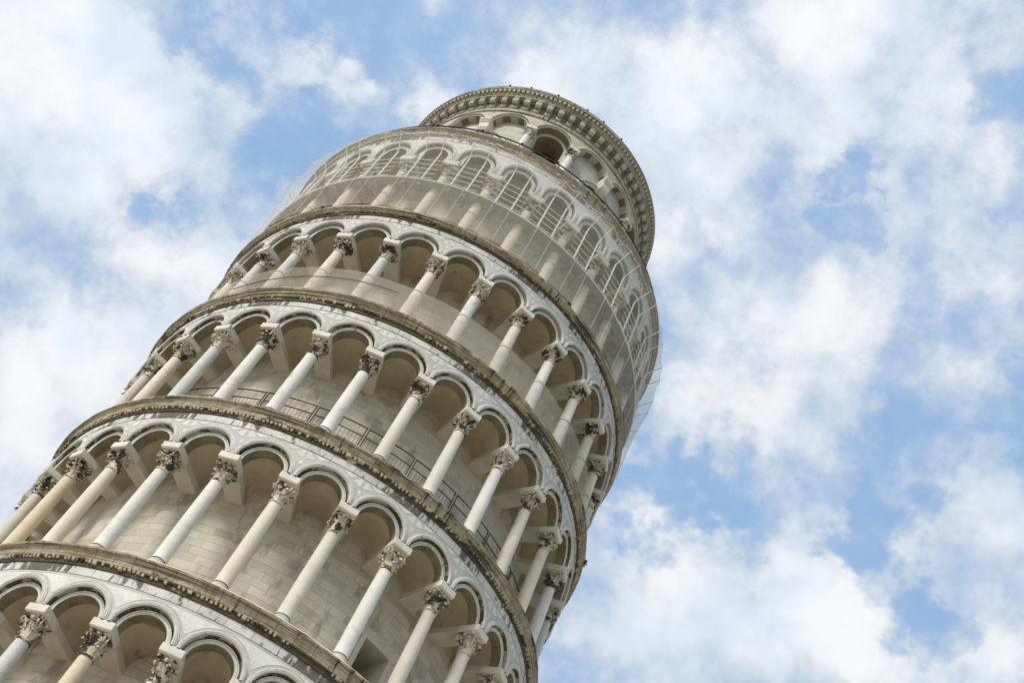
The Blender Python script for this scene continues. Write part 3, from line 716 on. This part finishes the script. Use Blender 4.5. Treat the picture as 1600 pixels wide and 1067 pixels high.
# iron hook hanging on the drum between two beams
# ------------------------------------------------------------------ belfry
bel = link('belfry', None, tower) if False else None
RW = 6.0; RBF = 6.35; BC = 277.0; hb2 = 10*D*RBF
bs = dict(zs=17.40, st=0., ro=.88)
def belfry_wall():
    mb = MB()
    z0 = 11.0; ztop = 19.0; zs = 17.30; ro = .70
    for k in range(18):
        thc = BC+20*k; opening = (k % 3 == 0)
        if opening:
            xs = [-RW*10*D, -ro]+[-ro*math.cos(math.pi*i/16) for i in range(1, 16)]+[ro, RW*10*D]
            for i in range(len(xs)-1):
                a, b = xs[i], xs[i+1]
                la = z0 if (i == 0) else (zs+math.sqrt(max(0, ro*ro-a*a)))
                lb = z0 if (i+1 == len(xs)-1) else (zs+math.sqrt(max(0, ro*ro-b*b)))
                if i == 0 or i == len(xs)-2: la = lb = z0
                q = lambda x, z, r: P(r, thc+x/RW/D, z)
                i0 = mb.add([q(a, la, RW), q(b, lb, RW), q(b, ztop, RW), q(a, ztop, RW), q(a, la, 5.1), q(b, lb, 5.1), q(b, ztop, 5.1), q(a, ztop, 5.1)])
                U = thc*D*RW
                mb.face((i0, i0+1, i0+2, i0+3), ((U+a, la), (U+b, lb), (U+b, ztop), (U+a, ztop)))
                mb.face((i0+5, i0+4, i0+7, i0+6)); 
                if i not in (0, len(xs)-2): mb.face((i0+4, i0+5, i0+1, i0), None, 1)
            for x in (-ro, ro):
                q = lambda z, r: P(r, thc+x/RW/D, z)
                i0 = mb.add([q(z0, RW), q(zs, RW), q(zs, 5.1), q(z0, 5.1)]); mb.face((i0, i0+1, i0+2, i0+3), None, 0)
        else:
            mb.sweep([(RW, z0), (RW, ztop)], thc-10, thc+10, 8, rref=RW)
            mb.sweep([(5.1, z0), (5.1, ztop)], thc-10, thc+10, 8, rref=RW)
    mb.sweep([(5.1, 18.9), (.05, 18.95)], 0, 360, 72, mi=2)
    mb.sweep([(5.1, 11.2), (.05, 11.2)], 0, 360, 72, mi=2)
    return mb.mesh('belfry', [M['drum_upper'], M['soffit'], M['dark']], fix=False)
bel = link('belfry', belfry_wall(), tower)
# upper arcaded skin, face at RBF
mb = MB(); r0 = 1.0; zs = bs['zs']; top = 18.75
for k in range(18):
    thc = BC+20*k
    xs = [-hb2] + [-r0*math.cos(math.pi*i/18) for i in range(19)] + [hb2]
    q = lambda x, z, r: P(r, thc+x/RBF/D, z)
    for i in range(len(xs)-1):
        a, b = xs[i], xs[i+1]
        la = zs+math.sqrt(max(0, r0*r0-a*a)); lb = zs+math.sqrt(max(0, r0*r0-b*b))
        if i == 0 or i == len(xs)-2: la = lb = zs
        i0 = mb.add([q(a, la, RBF), q(b, lb, RBF), q(b, top, RBF), q(a, top, RBF), q(a, la, RW), q(b, lb, RW)])
        mb.face((i0, i0+1, i0+2, i0+3)); mb.face((i0+4, i0+5, i0+1, i0))
link('spandrel', mb.mesh('spandrel', M['bel_wall'], fix=False), bel)
pf = [(.88, RW-.02), (.88, RBF-.02), (.89, RBF), (.93, RBF+.005), (.94, RBF-.03), (.96, RBF-.03), (.965, RBF+.06), (.985, RBF+.085), (1.02, RBF+.085), (1.03, RBF+.05), (1.085, RBF+.045), (1.09, RBF-.02)]
for k in range(-4, 5):
    kk = k % 18; thc = BC+20*k
    opening = (k % 3 == 0)
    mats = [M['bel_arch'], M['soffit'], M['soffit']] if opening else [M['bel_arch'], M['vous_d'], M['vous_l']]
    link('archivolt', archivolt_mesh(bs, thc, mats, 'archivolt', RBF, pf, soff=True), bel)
    # second, lower moulded arch of the doorway bays under each pendant
for k in (-2, -1, 0, 1):
    thc = 247+60*k
    d2 = dict(zs=15.62, st=0., ro=1.02)
    pf2 = [(1.02, RW-.05), (1.02, RW+.10), (1.06, RW+.11), (1.12, RW+.11), (1.13, RW+.08), (1.17, RW+.08), (1.18, RW+.15), (1.24, RW+.17), (1.30, RW+.15), (1.31, RW+.06), (1.38, RW+.05), (1.39, RW-.02)]
    link('archivolt', archivolt_mesh(d2, thc, [M['marble'], M['soffit'], M['marble']], 'archivolt', RW, pf2), bel)
    mb = MB()
    for i in range(40):
        t = math.pi*(i+.5)/40; x = 1.215*math.cos(t); z = 15.62+1.215*math.sin(t)
        if z < 15.6: continue
        c = Vector(P(RW+.175, thc+x/RW/D, z)); e = Vector(P(1, thc, -ZB)); e.z = 0
        mb.obox(c, e.normalized(), Vector((-e.y, e.x, 0)).normalized(), Vector((0, 0, 1)), .03, .028, .028)
    link('zigzag_ornament', mb.mesh('zigzag_ornament', M['vous_l']), bel)
# supports
def console_mesh():
    mb = MB()
    pr = [(-.35, .02), (.24, .02), (.24, -.10), (.19, -.13), (.19, -.20), (.12, -.30), (.10, -.62), (.02, -.78), (-.35, -.86)]
    for y0, y1 in ((-.30, .30),):
        n = len(pr); i = mb.add([(x, y0*(1 if z > -.15 else .82), z) for x, z in pr]+[(x, y1*(1 if z > -.15 else .82), z) for x, z in pr])
        mb.face([i+k for k in range(n)]); mb.face([i+n+k for k in range(n)][::-1])
        for k in range(n): mb.face((i+k, i+n+k, i+n+(k+1) % n, i+(k+1) % n))
    return mb.mesh('console', M['abacus'])
CONS = console_mesh()
mb = MB(); slab(mb, -.32, .22, .27, -.2, 0, .02); ABB = mb.mesh('abacus', M['abacus'])
for k in range(-4, 6):
    th = BC-10+20*k; a = th*D
    R2 = RBF-.02
    mw = Matrix.Translation((R2*math.cos(a), R2*math.sin(a), 17.42+ZB)) @ Matrix.Rotation(a, 4, 'Z')
    if (k-2) % 3 == 0:
        o = link('console', CONS, bel, mw); bevel(o, .015)
    else:
        hcol = 17.42-.2-.60-12.6
        mwc = Matrix.Translation((R2*math.cos(a), R2*math.sin(a), 12.6+ZB)) @ Matrix.Rotation(a, 4, 'Z')
        o = link('column', shaft_mesh('w', hcol, .185, .165), bel, mwc); 
        o = link('capital', CAPS[2], bel, mw @ Matrix.Translation((0, 0, -.2-.60)) @ Matrix.Diagonal((.86, .86, .92, 1)))
        o = link('abacus', ABB, bel, mw); bevel(o, .01)
        # pier behind the column
        mb = MB(); mb.box(RW-.02, RBF-.16, th-2.2, th+2.2, 11.0, 17.5, 2); link('pier', mb.mesh('pier', M['marble']), bel)
# band, corbels, modillions, lip
mb = MB(); mb.sweep([(RBF-.02, 18.60), (RBF+.06, 18.62), (RBF+.08, 18.68), (RBF+.03, 18.74), (RBF+.03, 18.92), (RBF+.0, 18.94), (RBF+.0, 19.62), (6.70, 19.66), (6.70, 19.74), (6.74, 19.78), (6.74, 19.84), (6.76, 19.86), (6.76, 20.02), (6.90, 20.03), (6.94, 20.08), (6.94, 20.17), (6.85, 20.20), (5.1, 20.25), (5.1, 18.9)], 0, 360, 360, jit=.008, rref=6.6, seed=2)
for k in range(122):
    th = 160+1.95*k; mb.box(6.72, 6.885, th, th+1.12, 19.88, 20.025, 1, taper=.03, mi=1)
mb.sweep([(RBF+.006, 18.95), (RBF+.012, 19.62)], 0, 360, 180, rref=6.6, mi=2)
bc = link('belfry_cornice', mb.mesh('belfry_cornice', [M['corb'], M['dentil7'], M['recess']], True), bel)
def corbel_mesh():
    mb = MB(); W = .135; pr = [(-.03, 0), (.30, 0), (.31, -.06), (.27, -.10)]
    for i in range(9): t = i/8*math.pi; pr.append((.18+.12*math.cos(t*.9), -.20-.20*math.sin(t*.9)-.05*i/8))
    pr += [(.05, -.62), (-.03, -.66)]
    n = len(pr); i = mb.add([(x, -W, z) for x, z in pr]+[(x+.02, 0, z-.015) for x, z in pr]+[(x, W, z) for x, z in pr])
    mb.face([i+k for k in range(n)]); mb.face([i+2*n+k for k in range(n)][::-1])
    for k in range(n):
        k2 = (k+1) % n
        for s_ in (0, 1): mb.face((i+s_*n+k, i+(s_+1)*n+k, i+(s_+1)*n+k2, i+s_*n+k2))
    return mb.mesh('corbel', M['vous_l'], True)
COR = corbel_mesh()
for k in range(46):
    th = 164+5*k+.4; a = th*D; R2 = RBF+.03
    link('corbel', COR, bel, Matrix.Translation((R2*math.cos(a), R2*math.sin(a), 19.63+ZB)) @ Matrix.Rotation(a, 4, 'Z') @ Matrix.Scale(random.uniform(.93, 1.05), 4))
# ------------------------------------------------------------------ iron railing of the fifth storey gallery
def arc(r, z, t0, t1, step=1.2):
    n = max(2, int(abs(t1-t0)/step)); return [P(r, t0+(t1-t0)*i/n, z) for i in range(n+1)]
rail = root('gallery_railing', 'thin dark iron railing behind the shafts of the third arcade from the top', 'railing')
zr = -7.436+.22; RR = 8.12
for k in range(NB):
    # panels change over a little past the middle of each bay
    a0 = COL0+7.3+12*k; a1 = a0+11.4
    mb = MB()
    mb.tube(arc(RR, zr+1.42, a0, a1), .020, 5); mb.tube(arc(RR, zr+1.04, a0, a1), .018, 5); mb.tube(arc(RR, zr+.10, a0, a1), .015, 5)
    for i in range(13):
        t = a0+(a1-a0)*(i+.5)/13; mb.tube([P(RR, t, zr+.10), P(RR, t, zr+1.04)], .0075, 4)
    mb.tube([P(RR, (a0+a1)/2, zr+1.04), P(RR, (a0+a1)/2, zr+1.42)], .008, 4)
    link('rail_panel', mb.mesh('rail_panel', M['iron']), rail)
    for t in (a0, a1):
        mb = MB(); mb.tube([P(RR, t, zr), P(RR, t, zr+1.44)], .021, 5); link('post', mb.mesh('post', M['iron']), rail)

# small lamps help the two roof rails read as they do in the photograph
def lamp_mesh():
    mb = MB(); mb.lathe([(0, -.07), (.035, -.07), (.05, -.02), (.05, .04), (.035, .07), (0, .07)], 10); return mb.mesh('lamp', M['lamp'], True)
LAMP = lamp_mesh()
def roof_rail(name, label, r, z, zf, lamps, posts, tr, rad=.04):
    o = root(name, label, 'railing')
    mb = MB(); mb.tube(arc(r, z, *tr), rad, 6); link('handrail', mb.mesh('handrail', M['iron']), o)
    if z-zf > .5:
        mb = MB(); mb.tube(arc(r, (z+zf)/2, *tr), rad*.6, 5); link('handrail', mb.mesh('handrail', M['iron']), o)
    for t in posts:
        mb = MB(); mb.tube([P(r, t, zf), P(r, t, z)], .025, 5); link('post', mb.mesh('post', M['iron']), o)
    for t in lamps:
        a = t*D; link('lamp', LAMP, o, Matrix.Translation(((r+.03)*math.cos(a), (r+.03)*math.sin(a), z+.02+ZB)))
roof_rail('roof_railing', 'dark railing with small black lamps round the terrace at the foot of the belfry', 8.82, 11.68, 11.10,
          [248, 261.0, 272.5, 283.3, 294, 307, 322], [200+4*k for k in range(48)], (190, 392), .032)
roof_rail('parapet_railing', 'low dark rail with tiny black lamps along the very top rim of the belfry', 6.88, 20.30, 20.2,
          [249.5, 258.5, 270, 283, 291, 301], [240+6*k for k in range(24)], (236, 385), .02)

# ------------------------------------------------------------------ scaffold hung in the top gallery, with its nets
sc = root('scaffold', 'white painted tube scaffold hanging round the netted top gallery', 'scaffold')
bayc = [COL0+6+12*k for k in range(-1, NB+1)]
polet = []
for c in bayc:
    for d in (-2.15, 2.15):
        polet.append(c+d)
        t = c+d
        mb = MB(); mb.tube([P(8.92, t, 6.80), P(8.92, t, 9.05), P(9.0, t, 9.22), P(9.50, t+.05, 9.80)], [.038, .036, .024, .018], 6)
        link('upright', mb.mesh('upright', M['tube'], True), sc)
        mb = MB(); mb.box(8.30, 8.90, t-.45, t+.45, 6.56, 6.742, 1); link('bracket', mb.mesh('bracket', M['plank']), sc)
    mb = MB()
    mb.box(8.50, 8.96, c-5.98, c+5.98, 6.745, 6.80, 6); pl = link('platform', mb.mesh('platform', M['plank']), sc)
    mb = MB(); mb.tube(arc(8.98, 6.80, c-6, c+6, 2), .042, 5); link('edge_tube', mb.mesh('edge_tube', M['tube']), pl)
    for i in range(5):
        z = 7.12+.36*i
        mb = MB(); mb.tube([P(8.90, c-4.5, z), P(8.86, c, z), P(8.90, c+4.5, z)], .020, 5); link('ledger', mb.mesh('ledger', M['tube']), sc)
# net
net = root('safety_net', 'pale translucent mesh net stretched from the terrace rim down round the top gallery', 'safety net')
def net_profile(z):
    pts = [(4.36, 9.10), (6.8, 9.20), (9.78, 9.52), (10.9, 9.12), (11.12, 9.08)]
    for (z0, r0), (z1, r1) in zip(pts, pts[1:]):
        if z <= z1: f = (z-z0)/(z1-z0); return r0+(r1-r0)*f
    return pts[-1][1]
mb = MB(); nth = 640; zsn = [4.36+.3*i for i in range(18)]+[9.78, 10.1, 10.5, 10.9, 11.12]; base = 0; mz = len(zsn)
allp = sorted([COL0+6+12*k+d for k in range(-2, NB+3) for d in (-2.15, 2.15)])
def sag(th):
    for a, b in zip(allp, allp[1:]):
        if a <= th <= b: f = (th-a)/(b-a); return 4*f*(1-f)*(b-a)/7.7
    return .5
T0, T1 = 172, 388
for i in range(nth+1):
    th = T0+(T1-T0)*i/nth; sg = sag(th)
    for z in zsn:
        wgt = math.exp(-((z-9.78)/1.5)**2)
        rr = net_profile(z)-.10*sg*wgt+.02*noise.noise(Vector((th*.5, z*.8, 0)))
        zz_ = z-(.10*sg if abs(z-9.78) < .01 else 0)
        mb.v.append(P(rr, th, zz_))
for i in range(nth):
    for j in range(mz-1): a = i*mz+j; mb.face((a, a+mz, a+mz+1, a+1), None, 1 if zsn[j+1] < 6.85 else (2 if zsn[j] >= 9.7 else 0))
ns = link('mesh_sheet', mb.mesh('mesh_sheet', [M['net'], M['net_dense'], M['net_thin']], True, fix=False), net)
mb = MB()
for t in allp[2:-2]:
    mb = MB(); mb.tube([P(net_profile(4.4)+.01, t, 4.4), P(net_profile(6.8)+.012, t, 6.8)], .006, 4)
    link('seam', mb.mesh('seam', M['tube']), net)
mb = MB(); mb.tube([P(net_profile(9.78)-.10*sag(t/10), t/10, 9.78-.10*sag(t/10)) for t in range(1740, 3860, 6)], .010, 4); link('edge_rope', mb.mesh('edge_rope', M['tube']), net)

net2 = root('safety_net', 'low taut translucent net across the column feet of the second arcade from the top', 'safety net')
mb = MB(); R3 = 8.80; zt = .36; zb_ = -1.35
tt = [COL0+12*k for k in range(-1, NB+2)]
for a, b in zip(tt, tt[1:]):
    for i in range(6):
        t0, t1 = a+(b-a)*i/6, a+(b-a)*(i+1)/6
        def rc(t):
            c = (a+b)/2; return R3*math.cos(6*D)/math.cos((t-c)*D)*.35+R3*.65
        nz = lambda t: zt+.05*noise.noise(Vector((t*.08, 1, 2)))
        q = [P(rc(t0)+.0, t0, zb_), P(rc(t1), t1, zb_), P(rc(t1), t1, nz(t1)), P(rc(t0), t0, nz(t0))]
        i0 = mb.add(q); mb.face((i0, i0+1, i0+2, i0+3))
link('mesh_sheet', mb.mesh('mesh_sheet', M['net_low'], True, fix=False), net2)
mb = MB(); mb.tube([P(8.83, t, -.48+.28*max(0, min(1, (t-232)/26))) for t in range(226, 269, 2)], .014, 5); link('cable', mb.mesh('cable', M['iron']), net2)
# weeds rooted in the cornices
WEED = MT('weed_leaves'); WEED = WEED.done(WEED.mix(WEED.step(WEED.noise(WEED.pos, 30, 3, .5), .4, .6), (.035, .045, .015), (.09, .10, .035)))
for (r, t, z, sz, lab) in ((9.02, 303, 4.33, .17, 'dark weed tuft growing on the cornice right under the netted gallery'),
                           (9.06, 352, -1.42, .20, 'small weed growing from the second arcade cornice at the right edge of the tower'),
                           (9.05, 356, -7.5, .17, 'small dry tuft at the far right end of the third cornice from the top'),
                           (9.05, 236, 4.33, .12, 'tiny weed on the left of the cornice below the net')):
    rn = random.Random(int(t)); mb = MB(); a = t*D
    for i in range(90):
        d = Vector((rn.gauss(.5, .7), rn.gauss(0, 1), rn.gauss(.3, .8))).normalized()*sz*rn.uniform(.4, 1)
        e = d.orthogonal().normalized()*sz*.10
        f = d.cross(e).normalized()*sz*.10
        i0 = mb.add([tuple(d*.15), tuple(d*.7+e), tuple(d*1.05), tuple(d*.7-e), tuple(d*.6+f)]); mb.face((i0, i0+1, i0+2, i0+3)); mb.face((i0, i0+4, i0+2)); 
        if i % 4 == 0: mb.tube([(0, 0, 0), tuple(d*.9)], sz*.02, 3)
    o = link('weed_tuft', mb.mesh('weed_tuft', WEED, fix=False)); o['label'] = lab; o['category'] = 'plant'; o['group'] = 'weeds on the cornices'
    o.matrix_world = TOWER @ Matrix.Translation(P(r, t, z)) @ Matrix.Rotation(a, 4, 'Z')
print('verts', sum(len(m.vertices) for m in bpy.data.meshes))
